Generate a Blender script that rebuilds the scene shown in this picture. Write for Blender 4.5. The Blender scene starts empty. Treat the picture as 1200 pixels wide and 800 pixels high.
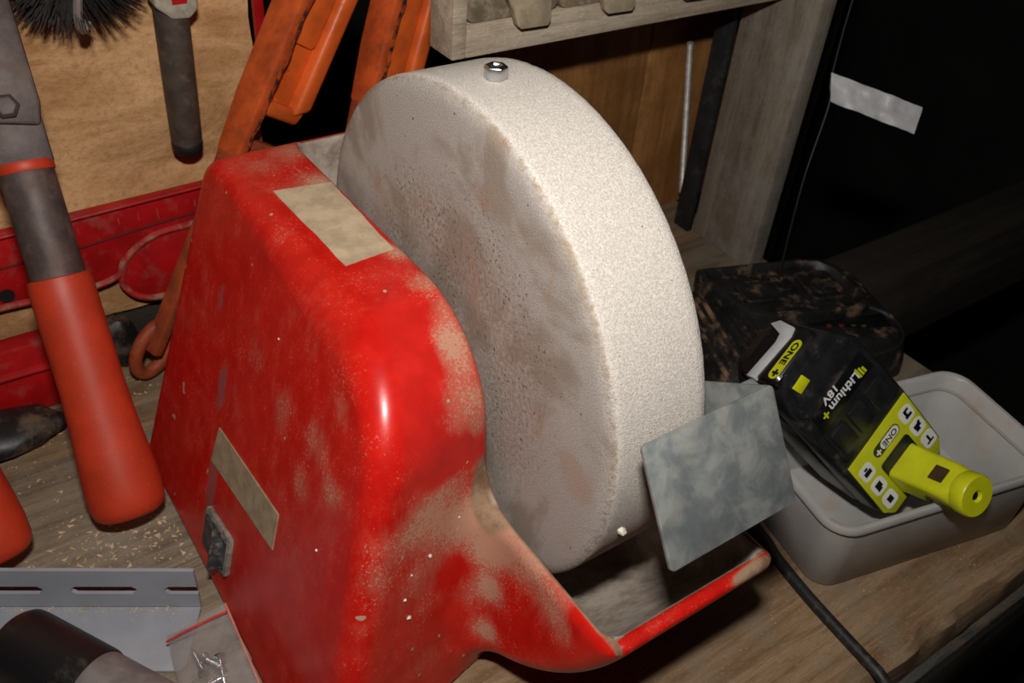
import bpy, bmesh, math, random
import numpy as np
from mathutils import Vector, Matrix, noise as mnoise

random.seed(7)
rng = np.random.default_rng(7)
S = bpy.context.scene
COL = S.collection
BZ = 175.0          # the wheel axle is 175 mm above the bench; lengths below are mm from the axle

# ------------------------------------------------------------------ camera
CAM = (-0.19097, -0.29762, 0.28059 + BZ/1000)
RIGHT = Vector((0.82186, -0.56499, 0.07307))
DOWN = Vector((-0.30598, -0.54596, -0.77994))
FWD = Vector((0.48055, 0.61864, -0.62158))
cd = bpy.data.cameras.new('camera')
cam = bpy.data.objects.new('camera', cd)
COL.objects.link(cam)
cd.sensor_width = 36.0
cd.lens = 1080/1200*36
cd.clip_start = 0.01
m = Matrix((RIGHT, -DOWN, -FWD)).transposed().to_4x4()
m.translation = CAM
cam.matrix_world = m
cd.dof.use_dof = True
cd.dof.focus_distance = 0.45
cd.dof.aperture_fstop = 17.0
S.camera = cam

# ------------------------------------------------------------------ world, flash, exposure
wd = bpy.data.worlds.new('dark_workshop')
wd.use_nodes = True
S.world = wd
wd.node_tree.nodes['Background'].inputs[0].default_value = (1.0, 0.9, 0.8, 1)
wd.node_tree.nodes['Background'].inputs[1].default_value = 0.003
fl = bpy.data.lights.new('camera_flash', 'AREA')
fl.shape = 'RECTANGLE'
fl.size = 0.040
fl.size_y = 0.018
fl.energy = 2.8
fl.color = (1.0, 0.955, 0.90)
fo = bpy.data.objects.new('camera_flash', fl)
COL.objects.link(fo)
fm = m.copy()
fm.translation = Vector(CAM) - DOWN*0.105 - FWD*0.035
fo.matrix_world = fm
S.view_settings.view_transform = 'Standard'
S.view_settings.look = 'None'
S.view_settings.exposure = 0.0
S.view_settings.gamma = 1.0
S.view_settings.use_curve_mapping = False

# ------------------------------------------------------------------ node helpers
class G:
    def __init__(s, name):
        s.m = bpy.data.materials.new(name); s.m.use_nodes = True
        s.t = s.m.node_tree; s.t.nodes.clear()
        s.out = s.t.nodes.new('ShaderNodeOutputMaterial')
        s.b = s.t.nodes.new('ShaderNodeBsdfPrincipled')
        s.t.links.new(s.b.outputs[0], s.out.inputs[0])
        s.pos = s.t.nodes.new('ShaderNodeNewGeometry').outputs['Position']
    def put(s, sock, v):
        if isinstance(v, bpy.types.NodeSocket): s.t.links.new(v, sock)
        elif isinstance(v, (tuple, list)) and len(v) == 3 and sock.type == 'RGBA': sock.default_value = (*v, 1)
        else: sock.default_value = v
    def map(s, scale=(1, 1, 1), rot=(0, 0, 0), vec=None):
        n = s.t.nodes.new('ShaderNodeMapping')
        s.put(n.inputs[0], vec or s.pos); n.inputs['Scale'].default_value = scale; n.inputs['Rotation'].default_value = rot
        return n.outputs[0]
    def noise(s, scale, detail=3, rough=.55, vec=None, dist=0):
        n = s.t.nodes.new('ShaderNodeTexNoise')
        s.put(n.inputs['Vector'], vec or s.pos)
        n.inputs['Scale'].default_value = scale; n.inputs['Detail'].default_value = detail
        n.inputs['Roughness'].default_value = rough; n.inputs['Distortion'].default_value = dist
        return n.outputs[0]
    def math(s, op, a, b=0., c=None, clamp=False):
        n = s.t.nodes.new('ShaderNodeMath'); n.operation = op; n.use_clamp = clamp
        s.put(n.inputs[0], a); s.put(n.inputs[1], b)
        if c is not None: s.put(n.inputs[2], c)
        return n.outputs[0]
    def step(s, v, lo, hi, a=0., b=1.):
        n = s.t.nodes.new('ShaderNodeMapRange'); n.interpolation_type = 'SMOOTHSTEP'
        s.put(n.inputs[0], v)
        for i, q in enumerate((lo, hi, a, b)): n.inputs[i+1].default_value = q
        return n.outputs[0]
    def mix(s, f, a, b):
        n = s.t.nodes.new('ShaderNodeMix'); n.data_type = 'RGBA'
        s.put(n.inputs['Factor'], f); s.put(n.inputs['A'], a) if 0 else s.put(n.inputs[6], a); s.put(n.inputs[7], b)
        return n.outputs[2]
    def mixf(s, f, a, b):
        n = s.t.nodes.new('ShaderNodeMix'); s.put(n.inputs[0], f); s.put(n.inputs[2], a); s.put(n.inputs[3], b)
        return n.outputs[0]
    def xyz(s, v=None):
        n = s.t.nodes.new('ShaderNodeSeparateXYZ'); s.put(n.inputs[0], v or s.pos); return n.outputs
    def attr(s, name):
        n = s.t.nodes.new('ShaderNodeAttribute'); n.attribute_name = name; return n.outputs['Fac']
    def bump(s, h, strength=.3, dist=.001):
        n = s.t.nodes.new('ShaderNodeBump'); s.put(n.inputs['Height'], h)
        n.inputs['Strength'].default_value = strength; n.inputs['Distance'].default_value = dist
        s.t.links.new(n.outputs[0], s.b.inputs['Normal'])
    def fin(s, col, rough=.5, metal=0., spec=None):
        s.put(s.b.inputs['Base Color'], col); s.put(s.b.inputs['Roughness'], rough); s.put(s.b.inputs['Metallic'], metal)
        if spec is not None: s.b.inputs['Specular IOR Level'].default_value = spec
        return s.m

def plain(name, col, rough=.5, metal=0., var=.25, vs=60, dust=None, da=.45, ds=90, bump=.15, bs=400, spec=None, stretch=None):
    g = G(name)
    vec = g.map(stretch) if stretch else None
    n = g.noise(vs, 4, .6, vec)
    c = g.mix(g.step(n, .3, .7), tuple(x*(1 - var) for x in col), tuple(min(1, x*(1 + var)) for x in col))
    r = rough
    if dust:
        d = g.math('MULTIPLY', g.step(g.noise(ds, 5, .65, vec), .62 - da*.35, .80 - da*.30), min(1, da*1.6))
        c = g.mix(d, c, dust); r = g.mixf(d, rough, .9)
        if metal: metal = g.mixf(d, metal, 0.)
    if bump: g.bump(g.noise(bs, 3, .6, vec), bump, .0006)
    return g.fin(c, r, metal, spec)

TAN = (.46, .31, .185)
# stone wheel
g = G('grinding_stone')
p = g.xyz()
zc = g.math('SUBTRACT', p[2], BZ/1000)
rad = g.math('SQRT', g.math('ADD', g.math('MULTIPLY', p[1], p[1]), g.math('MULTIPLY', zc, zc)))
fine = g.noise(1300, 2, .7); mid = g.noise(420, 3, .6)
c = g.mix(g.step(fine, .35, .66), (.47, .425, .38), (.70, .65, .59))
c = g.mix(g.math('MULTIPLY', g.step(mid, .58, .72), .35), c, (.80, .76, .70))
face = g.step(p[0], .0035, .0012)
big = g.noise(17, 4, .6, None, .6)
c = g.mix(g.math('MULTIPLY', face, .50), c, (.30, .265, .245))
c = g.mix(g.math('MULTIPLY', face, g.math('MULTIPLY', g.step(big, .46, .62), .62)), c, (.25, .185, .13))
c = g.mix(g.math('MULTIPLY', face, g.math('MULTIPLY', g.step(g.noise(24, 4, .6, None, .3), .55, .68), .45)), c, (.42, .25, .165))
pit = g.math('MULTIPLY', g.step(g.noise(520, 2, .5), .60, .66), g.step(g.noise(40, 2), .42, .6))
pitm = g.math('MULTIPLY', g.math('MULTIPLY', pit, g.step(rad, .100, .070)), face)
c = g.mix(g.math('MULTIPLY', pitm, .9), c, (.05, .04, .03))
lowdirt = g.math('MULTIPLY', g.math('MULTIPLY', g.step(rad, .098, .06), face), g.step(mid, .35, .65))
c = g.mix(g.math('MULTIPLY', lowdirt, .6), c, (.24, .19, .135))
edge = g.math('MULTIPLY', g.step(g.math('ABSOLUTE', g.math('SUBTRACT', p[0], .0018)), .0018, .0003), g.step(rad, .120, .1230))
edge = g.math('MULTIPLY', edge, g.step(g.noise(330, 4, .8), .44, .62))
c = g.mix(g.math('MULTIPLY', edge, .7), c, (.30, .20, .11))
spk = g.step(g.noise(420, 1, .4), .775, .79)
c = g.mix(spk, c, (.13, .08, .04))
g.bump(g.math('ADD', fine, g.math('MULTIPLY', pitm, -2.)), .55, .0009)
STONE = g.fin(c, .95, 0., .2)

# red housing with dried slurry dust; the 'dust' and 'slurry' attributes come from the mesh
g = G('dusty_red_plastic')
d = g.attr('dust'); s_ = g.attr('slurry'); sc = g.attr('scuff')
f1 = g.noise(750, 3, .8); f2 = g.noise(70, 4, .65); f3 = g.noise(1.0, 4, .7, g.map((220, 220, 40)))
red = g.mix(g.step(f2, .3, .7), (.50, .008, .005), (.62, .013, .007))
v = g.math('ADD', d, g.math('MULTIPLY', g.math('SUBTRACT', f1, .5), 2.2))
v = g.math('ADD', v, g.math('MULTIPLY', g.math('SUBTRACT', f2, .5), .9))
dm = g.math('MULTIPLY', g.step(v, .20, .68), .86)
f4 = g.noise(34, 5, .65)
film = g.math('MULTIPLY', g.step(g.math('ADD', g.math('ADD', g.math('MULTIPLY', f3, .55), g.math('MULTIPLY', f4, .6)), g.math('MULTIPLY', d, .9)), .56, 1.0), .34)
dm = g.math('MAXIMUM', dm, film)
c = g.mix(dm, red, (.47, .285, .185))
sl = g.step(g.math('ADD', s_, g.math('MULTIPLY', g.math('SUBTRACT', f2, .5), .25)), .35, .55)
slc = g.mix(g.step(f2, .35, .65), (.30, .235, .18), (.52, .44, .37))
slc = g.mix(g.step(g.noise(400, 3, .7), .5, .7), slc, (.42, .36, .31))
slc = g.mix(g.step(s_, .90, .99), g.mix(g.step(f2, .35, .65), (.17, .085, .045), (.33, .21, .13)), slc)
c = g.mix(sl, c, slc)
scm = g.math('MULTIPLY', g.step(g.math('ADD', sc, g.math('MULTIPLY', g.math('SUBTRACT', g.noise(1., 6, .8, g.map((210, 210, 90))), .5), 2.6)), .42, .85), .62)
c = g.mix(scm, c, (.16, .115, .115))
chip = g.step(g.noise(120, 1, .3), .785, .80)
c = g.mix(chip, c, (.50, .33, .22))
anyd = g.math('MAXIMUM', dm, sl)
g.bump(g.math('MULTIPLY', f1, g.math('ADD', anyd, .06)), .35, .0006)
HOUSE = g.fin(c, g.mixf(anyd, .30, .92), 0., .45)

# brown hardboard / paper
g = G('brown_backing_board')
n1 = g.noise(14, 4, .6, g.map((1, 1, 2.2), (0, .25, 0)), .5); n2 = g.noise(260, 4, .75)
c = g.mix(g.step(n1, .3, .7), (.42, .21, .08), (.76, .45, .22))
c = g.mix(g.math('MULTIPLY', g.step(n2, .42, .75), .45), c, (.22, .11, .05))
g.bump(g.math('ADD', g.math('MULTIPLY', n1, 3.), n2), .5, .002)
BOARD = g.fin(c, .8, 0., .25)

def wood(name, a, b, axis=0, rough=.75, dirt=(.08, .06, .045), dirt_a=.4, ring=70, vec=None):
    g = G(name)
    sc_ = [ring, ring, ring]; sc_[axis] = ring*.07
    mp = g.map(tuple(sc_))
    n = g.noise(1., 5, .6, mp, .8); fi = g.noise(6., 3, .6, mp)
    c = g.mix(g.step(n, .32, .68), a, b)
    c = g.mix(g.math('MULTIPLY', g.step(fi, .5, .75), .45), c, tuple(x*.45 for x in a))
    fi2 = g.noise(22., 3, .7, mp)
    c = g.mix(g.math('MULTIPLY', g.step(fi2, .5, .7), .5), c, tuple(x*.4 for x in a))
    dd = g.math('MULTIPLY', g.step(g.noise(28, 5, .7), .42, .66), dirt_a)
    c = g.mix(dd, c, dirt)
    c = g.mix(g.math('MULTIPLY', g.step(g.noise(420, 3, .75), .56, .72), .35), c, tuple(min(1, x*1.7) for x in b))
    g.bump(g.math('ADD', n, g.math('MULTIPLY', fi, .6)), .5, .0012)
    return g.fin(c, rough, 0., .25)
BENCH = wood('dusty_bench_wood', (.17, .095, .045), (.34, .22, .125), 0, .85, (.23, .185, .13), .6, 80)
BENCH2 = wood('grey_dusty_bench_wood', (.16, .12, .08), (.30, .235, .165), 0, .9, (.27, .235, .18), .7, 80)
BENCHEDGE = wood('oily_apron_wood', (.035, .036, .032), (.15, .14, .12), 0, .6, (.22, .13, .07), .35, 90)
PLY = wood('varnished_brown_wood', (.30, .125, .035), (.42, .20, .065), 2, .55, (.16, .07, .025), .5, 55)
GREYWOOD = wood('dusty_grey_board', (.17, .135, .10), (.27, .23, .18), 2, .9, (.30, .29, .27), .45, 45)
CABW = wood('dusty_cabinet_wood', (.42, .33, .235), (.60, .50, .385), 0, .9, (.30, .25, .19), .35, 60)
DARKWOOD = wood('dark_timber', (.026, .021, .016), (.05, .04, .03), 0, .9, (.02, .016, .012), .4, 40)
DRAWER = plain('dusty_drawer_plastic', (.22, .165, .105), .8, var=.3, vs=50, dust=(.40, .33, .24), da=.45, ds=120)
PULL = plain('dusty_drawer_pull', (.40, .32, .215), .8, var=.2, vs=90, dust=(.22, .17, .11), da=.3, ds=160)
ZINC = plain('zinc_plated_steel', (.62, .63, .64), .28, 1., var=.15, vs=300, bump=.05)
g = G('galvanised_steel')
n1 = g.noise(75, 4, .6, None, .4); n2 = g.noise(700, 3, .7)
c = g.mix(g.step(n1, .35, .68), (.22, .245, .255), (.36, .375, .36))
c = g.mix(g.math('MULTIPLY', g.step(g.noise(130, 5, .7), .50, .72), .50), c, (.37, .34, .265))
c = g.mix(g.math('MULTIPLY', g.step(n2, .60, .75), .4), c, (.50, .50, .47))
g.bump(n2, .12, .0004)
GALV = g.fin(c, g.mixf(g.step(n1, .3, .7), .50, .68), .55)
STICK = plain('dusty_paper_label', (.48, .365, .24), .9, var=.2, vs=70, dust=(.20, .15, .10), da=.22, ds=420, bump=.25)
STICK2 = plain('plain_tan_tape', (.34, .265, .165), .75, var=.2, vs=130, dust=(.46, .37, .25), da=.25, ds=150)
BLACKP = plain('dusty_black_plastic', (.012, .012, .013), .45, var=.4, vs=80, dust=(.23, .145, .085), da=.34, ds=34, bump=.2)
BLACKC = plain('charger_black_plastic', (.011, .011, .011), .5, var=.4, vs=80, dust=(.36, .22, .13), da=.27, ds=60, bump=.2)
BATB = plain('battery_black_plastic', (.014, .0145, .016), .32, var=.3, vs=90, dust=(.16, .115, .085), da=.26, ds=48, bump=.12)
GLOSSB = plain('gloss_black_panel', (.007, .007, .008), .25, var=.2, vs=60, dust=(.15, .11, .08), da=.1, ds=90, bump=0)
LIME = plain('lime_yellow_plastic', (.60, .62, .010), .38, var=.08, vs=60, dust=(.30, .25, .05), da=.12, ds=140, bump=.08)
LIMEP = plain('lime_yellow_print', (.56, .59, .015), .45, var=.08, vs=60, bump=0)
WHITEP = plain('white_print', (.80, .80, .78), .5, var=.05, vs=60, bump=0)
SILVER = plain('silver_grey_plastic', (.46, .47, .48), .4, var=.1, vs=60, bump=.05)
SWB = plain('grey_black_switch', (.035, .045, .05), .5, var=.3, vs=200, dust=(.28, .22, .16), da=.40, ds=180)
SWG = plain('dusty_switch_plate', (.16, .15, .135), .7, var=.3, vs=150, dust=(.36, .28, .20), da=.5, ds=160)
ORANGE = plain('chipped_orange_paint', (.72, .125, .020), .42, var=.18, vs=45, dust=(.06, .03, .02), da=.12, ds=170, bump=.35, bs=260)
ORANGE_D = plain('grimy_orange_paint', (.56, .090, .018), .5, var=.3, vs=50, dust=(.07, .03, .018), da=.24, ds=150, bump=.35, bs=260)
GRIMY_FALLOFF = plain('grimy_falloff_orange_paint', (.36, .062, .017), .6, var=.35, vs=60, dust=(.05, .025, .015), da=.35, ds=120, bump=.3, bs=260)  # flash falloff painted in as a darker orange, with grime specks over it
CHIPD = plain('paint_chipped_to_dark_iron', (.50, .085, .016), .6, var=.3, vs=60, dust=(.012, .010, .009), da=.62, ds=170, bump=.3)
DKSTEEL = plain('brown_grey_steel', (.085, .060, .055), .55, .2, var=.3, vs=70, dust=(.20, .12, .08), da=.3, ds=60, bump=.2)
FILEM = plain('dark_grey_sleeve', (.065, .048, .036), .6, var=.25, vs=90, dust=(.13, .10, .075), da=.35, ds=120, bump=.3, bs=600)
TIPB = plain('black_rubber_tip', (.008, .008, .008), .6, bump=.1)
GRIP = plain('orange_red_rubber_grip', (.50, .040, .012), .5, var=.12, vs=40, dust=(.60, .22, .10), da=.12, ds=300, bump=.08)
REDP = plain('red_painted_steel', (.44, .006, .008), .42, var=.2, vs=40, dust=(.30, .10, .07), da=.25, ds=60, bump=.1)
REDDUST = plain('dust_on_red_rib', (.40, .02, .018), .7, var=.3, vs=90, dust=(.40, .24, .15), da=.55, ds=50, bump=.2)
TICK = plain('faint_tick', (.42, .07, .055), .6, var=.3, vs=90, bump=0)
CUFF = plain('grimy_white_sleeve', (.42, .38, .30), .6, var=.2, vs=120, dust=(.2, .16, .1), da=.3, ds=150)
WIRE = plain('steel_wire', (.34, .32, .29), .45, .6, var=.2, bump=0)
BRIST = plain('black_bristle', (.022, .020, .018), .6, var=.5, vs=300, bump=0)
BOXP = plain('grey_translucent_plastic', (.45, .44, .425), .38, var=.12, vs=18, dust=(.46, .31, .19), da=.28, ds=30, bump=.05)
BOXP.node_tree.nodes['Principled BSDF'].inputs['Subsurface Weight'].default_value = .5
BOXP.node_tree.nodes['Principled BSDF'].inputs['Subsurface Radius'].default_value = (.008, .0075, .007)
RAILP = plain('grey_pvc', (.315, .33, .37), .5, var=.07, vs=40, dust=(.46, .40, .32), da=.14, ds=160, bump=.05)
CORD = plain('black_rubber_cord', (.014, .014, .014), .5, var=.3, vs=200, dust=(.10, .08, .06), da=.3, ds=200)
FOIL = plain('crumpled_silver_tape', (.90, .90, .92), .30, .5, var=.1, vs=90, bump=.8, bs=110)
TUBEB = plain('scratched_black_tube', (.010, .009, .010), .35, var=.4, vs=120, dust=(.30, .22, .16), da=.10, ds=1., bump=.1, stretch=(90, 40, 200))
TUBEG = plain('smoky_grey_tube', (.20, .18, .175), .4, var=.2, vs=90, dust=(.34, .30, .26), da=.3, ds=80)
STEELROD = plain('bright_threaded_rod', (.62, .60, .57), .45, .5, var=.2, vs=200, bump=0)
BLKSTEEL = plain('blued_black_steel', (.022, .024, .028), .5, .3, var=.3, vs=40, dust=(.05, .05, .05), da=.3)
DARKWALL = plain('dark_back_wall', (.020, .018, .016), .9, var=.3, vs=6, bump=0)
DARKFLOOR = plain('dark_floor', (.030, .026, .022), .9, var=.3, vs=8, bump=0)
SHAV = plain('pale_wood_shaving', (.56, .42, .26), .85, var=.3, vs=300, bump=0)
CHIPM = plain('white_chip', (.72, .66, .54), .8, var=.2, vs=400, bump=0)
LED_R = plain('red_led_lens', (.16, .02, .015), .3, bump=0)
LED_G = plain('green_led_lens', (.05, .10, .02), .3, bump=0)
# thin clear bag film
g = G('clear_bag_film')
tr = g.t.nodes.new('ShaderNodeBsdfTransparent'); tr.inputs[0].default_value = (.93, .93, .93, 1)
mx = g.t.nodes.new('ShaderNodeMixShader')
g.put(mx.inputs[0], g.step(g.noise(60, 4, .6), .25, .75, .14, .42))
g.t.links.new(tr.outputs[0], mx.inputs[1]); g.t.links.new(g.b.outputs[0], mx.inputs[2])
g.t.links.new(mx.outputs[0], g.out.inputs[0])
g.bump(g.noise(110, 3, .5), .5, .002)
BAG = g.fin((.55, .50, .48), .18, 0., .6)

# ------------------------------------------------------------------ mesh helpers (coordinates in mm from the axle)
ORG = {}
def W(pt): return Vector((pt[0]/1000, pt[1]/1000, (pt[2] + BZ)/1000))
def root(name, at, label, cat, group=None):
    o = bpy.data.objects.new(name, None); COL.objects.link(o)
    o.empty_display_size = .01
    o.location = W(at); ORG[o.name] = o.location.copy()
    tag(o, label, cat, group)
    return o
def tag(o, label, cat, group=None):
    o['label'] = label; o['category'] = cat
    if group: o['group'] = group
    return o
def add(name, vf, mat, parent=None, bevel=0., seg=2, ang=38, fix=True, base=None):
    v, f = vf
    ws = [W(q) for q in v]
    if parent is not None: org = ORG[parent.name]
    elif base is not None: org = W(base)
    else:
        zs = min(q.z for q in ws)
        org = Vector((sum(q.x for q in ws)/len(ws), sum(q.y for q in ws)/len(ws), zs))
    me = bpy.data.meshes.new(name)
    me.from_pydata([q - org for q in ws], [], f)
    if bevel or fix:
        bm = bmesh.new(); bm.from_mesh(me)
        if fix: bmesh.ops.recalc_face_normals(bm, faces=bm.faces)
        if bevel:
            es = [e for e in bm.edges if len(e.link_faces) == 2 and e.calc_face_angle() > .5]
            bmesh.ops.bevel(bm, geom=es, offset=bevel/1000, segments=seg, profile=.5, affect='EDGES', clamp_overlap=True)
        bm.to_mesh(me); bm.free()
    for pl in me.polygons: pl.use_smooth = True
    me.set_sharp_from_angle(angle=math.radians(ang))
    me.materials.append(mat)
    o = bpy.data.objects.new(name, me); COL.objects.link(o)
    if parent is not None: o.parent = parent
    else: o.location = org
    ORG[o.name] = org
    return o
def nv(v): return Vector(v).normalized()
def frame(z, up=(0, 0, 1)):
    z = nv(z); x = Vector(up).cross(z)
    if x.length < 1e-4: x = Vector((1, 0, 0)).cross(z)
    x.normalize(); return x, z.cross(x), z
def box(lo, hi):
    v = [(x, y, z) for x in (lo[0], hi[0]) for y in (lo[1], hi[1]) for z in (lo[2], hi[2])]
    return v, [(0, 1, 3, 2), (4, 6, 7, 5), (0, 4, 5, 1), (2, 3, 7, 6), (0, 2, 6, 4), (1, 5, 7, 3)]
def obox(c, ax, half):
    c = Vector(c); a = [Vector(q)*h for q, h in zip(ax, half)]
    v = [c + sx*a[0] + sy*a[1] + sz*a[2] for sx in (-1, 1) for sy in (-1, 1) for sz in (-1, 1)]
    return v, [(0, 1, 3, 2), (4, 6, 7, 5), (0, 4, 5, 1), (2, 3, 7, 6), (0, 2, 6, 4), (1, 5, 7, 3)]
def join(*L):
    V, F = [], []
    for v, f in L:
        k = len(V); V += [tuple(q) for q in v]; F += [tuple(i + k for i in q) for q in f]
    return V, F
def loft(rings, cap0=True, cap1=True):
    n = len(rings[0]); V = [tuple(q) for r in rings for q in r]; F = []
    for i in range(len(rings) - 1):
        for j in range(n):
            k = (j + 1) % n
            F.append((i*n + j, i*n + k, (i + 1)*n + k, (i + 1)*n + j))
    if cap0: F.append(tuple(reversed(range(n))))
    if cap1: F.append(tuple(range((len(rings) - 1)*n, len(rings)*n)))
    return V, F
def prism(outline, o, ux, uy, un, d0, d1):
    o, ux, uy, un = map(Vector, (o, ux, uy, un))
    return loft([[o + ux*a + uy*b + un*d for a, b in outline] for d in (d0, d1)])
def lathe(prof, o, axis, seg=32, ph=0., up=(0, 0, 1)):
    o = Vector(o); x, y, z = frame(axis, up)
    return loft([[o + z*s + (x*math.cos(ph + 2*math.pi*k/seg) + y*math.sin(ph + 2*math.pi*k/seg))*r for k in range(seg)] for s, r in prof])
def tube(path, r, seg=12):
    P = [Vector(q) for q in path]; R = r if isinstance(r, (list, tuple)) else [r]*len(P)
    rings = []; prev = None
    for i, q in enumerate(P):
        t = (P[min(i + 1, len(P) - 1)] - P[max(i - 1, 0)]).normalized()
        if prev is None: x, y, _ = frame(t)
        else:
            x = (prev - t*prev.dot(t)).normalized(); y = t.cross(x)
        prev = x
        rings.append([q + (x*math.cos(2*math.pi*k/seg) + y*math.sin(2*math.pi*k/seg))*R[i] for k in range(seg)])
    return loft(rings)
def smooth_path(pts, n=8):
    P = [Vector(q) for q in pts]; out = []
    for i in range(len(P) - 1):
        a, b, c, d = P[max(i - 1, 0)], P[i], P[i + 1], P[min(i + 2, len(P) - 1)]
        for k in range(n):
            t = k/n
            out.append(.5*((2*b) + (c - a)*t + (2*a - 5*b + 4*c - d)*t*t + (3*b - a - 3*c + d)*t**3))
    return out + [P[-1]]
def rrect(a0, a1, b0, b1, r, n=5):
    out = []
    for cx, cy, s in ((a1 - r, b1 - r, 0), (a0 + r, b1 - r, 1), (a0 + r, b0 + r, 2), (a1 - r, b0 + r, 3)):
        for k in range(n + 1):
            t = (s + k/n)*math.pi/2
            out.append((cx + r*math.cos(t), cy + r*math.sin(t)))
    return out
def text(body, size, o, ux, uy, un, depth=.15, width=None, bold=.012, center=True):
    cu = bpy.data.curves.new('lettering', 'FONT'); cu.body = body; cu.size = 1.0; cu.offset = bold
    cu.extrude = .01; cu.resolution_u = 3
    if center: cu.align_x = 'CENTER'; cu.align_y = 'CENTER'
    ob = bpy.data.objects.new('lettering', cu); COL.objects.link(ob)
    bpy.context.view_layer.update()
    me = bpy.data.meshes.new_from_object(ob.evaluated_get(bpy.context.evaluated_depsgraph_get()))
    vs = [v.co.copy() for v in me.vertices]; fs = [tuple(q.vertices) for q in me.polygons]
    bpy.data.objects.remove(ob); bpy.data.meshes.remove(me); bpy.data.curves.remove(cu)
    w = max(v.x for v in vs) - min(v.x for v in vs)
    sx = width/w if width else size
    o, ux, uy, un = map(Vector, (o, ux, uy, un))
    return [o + ux*v.x*sx + uy*v.y*size + un*(v.z/.01*depth) for v in vs], fs
def nz(p, s): return mnoise.noise(Vector(p)*s)

# ------------------------------------------------------------------ setting
def struct(name, vf, mat):
    o = add(name, vf, mat); o['kind'] = 'structure'; return o
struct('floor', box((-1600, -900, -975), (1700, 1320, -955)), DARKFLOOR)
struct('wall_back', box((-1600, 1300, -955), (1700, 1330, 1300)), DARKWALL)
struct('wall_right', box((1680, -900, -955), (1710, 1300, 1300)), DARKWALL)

# workbench
bench = root('workbench', (-60, 50, -955), 'worn brown wooden workbench carrying the red grinder and tools', 'workbench')
for y0, y1, mt in ((-58, 78, BENCH2), (79, 199, BENCH2), (200, 306, BENCH)):
    add('plank', box((-620, y0, -210), (437, y1, -175)), mt, bench, bevel=1.2)
# front plank with a chipped, ragged front edge
V = []; nx = 150
for i in range(nx + 1):
    x = -620 + 1057*i/nx
    c1 = 3.5*abs(nz((x, 0, 0), .02)) + 5*max(0, nz((x, 9, 3), .05)); c2 = 2.5*nz((x, 5, 0), .06)
    V += [(x, -59, -175), (x, -180 + 2*c2, -175), (x, -192 + c1 + c2, -175.6 - abs(c2)), (x, -197 + c1, -180 - c1), (x, -198 + .6*c2, -196), (x, -197, -210), (x, -59, -210)]
F = [(i*7 + j, i*7 + (j + 1) % 7, (i + 1)*7 + (j + 1) % 7, (i + 1)*7 + j) for i in range(nx) for j in range(7)]
F += [tuple(range(7)), tuple(reversed(range(nx*7, nx*7 + 7)))]
add('plank', (V, F), BENCH, bench, ang=30)
add('front_apron', box((-620, -203, -345), (437, -160, -211)), BENCHEDGE, bench, bevel=3)
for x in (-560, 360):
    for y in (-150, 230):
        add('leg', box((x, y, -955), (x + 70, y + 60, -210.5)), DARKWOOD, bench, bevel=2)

# backing board behind the left half of the bench: gently wavy sheet with thickness
V, F = [], []; nx, nzv = 60, 44
for side in (0, 1):
    for i in range(nx + 1):
        for k in range(nzv + 1):
            x = -560 + 588*i/nx; z = -150 + 470*k/nzv
            w = 5.0*nz((x*.6 + z*.3, 0, z*1.6), .02) + 2.2*nz((x, 40, z*2), .04)
            V.append((x, 304 + w + side*5, z))
n1 = (nx + 1)*(nzv + 1)
idx = lambda i, k, s: s*n1 + i*(nzv + 1) + k
for i in range(nx):
    for k in range(nzv):
        F.append((idx(i, k, 0), idx(i + 1, k, 0), idx(i + 1, k + 1, 0), idx(i, k + 1, 0)))
        F.append((idx(i, k, 1), idx(i, k + 1, 1), idx(i + 1, k + 1, 1), idx(i + 1, k, 1)))
for i in range(nx):
    for k in (0, nzv): F.append((idx(i, k, 0), idx(i + 1, k, 0), idx(i + 1, k, 1), idx(i, k, 1)))
for k in range(nzv):
    for i in (0, nx): F.append((idx(i, k, 0), idx(i, k + 1, 0), idx(i, k + 1, 1), idx(i, k, 1)))
tag(add('backing_board', (V, F), BOARD), 'wrinkled brown backing board hung with tools behind the bench', 'board')
add('batten', box((-560, 310, -330), (20, 330, -100)), DARKWOOD, bench)

# right hand shelf end and boards under the drawer cabinet
tag(add('shelf_side_panel', box((410, 137, -175), (428, 211, 260)), GREYWOOD, bevel=1.2), 'dusty grey upright board standing behind the black charger', 'board')
tag(add('steel_strip', box((404, 212, -175), (410, 231, 75)), BLKSTEEL, bevel=.6), 'flat black steel strip standing beside the dusty grey board', 'strip')
tag(add('wood_plank', box((205, 262, -175), (363, 276, 170)), PLY, bevel=1.), 'wider varnished brown plank behind the stone wheel, left of the threaded rod', 'plank')
tag(add('wood_plank', box((364.5, 262, -175), (520, 276, 170)), PLY, bevel=1.), 'varnished brown plank directly behind the pale threaded rod', 'plank')
prof = []
for k in range(104):
    s = k*1.5; prof += [(s, 2.2), (s + .75, 2.9)]
tag(add('threaded_rod', lathe(prof, (421, 244, -152), (-.190, .0, 1), 10), STEELROD, ang=60), 'thin pale threaded rod standing upright before the brown planks', 'rod')
add_cap = None

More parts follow.
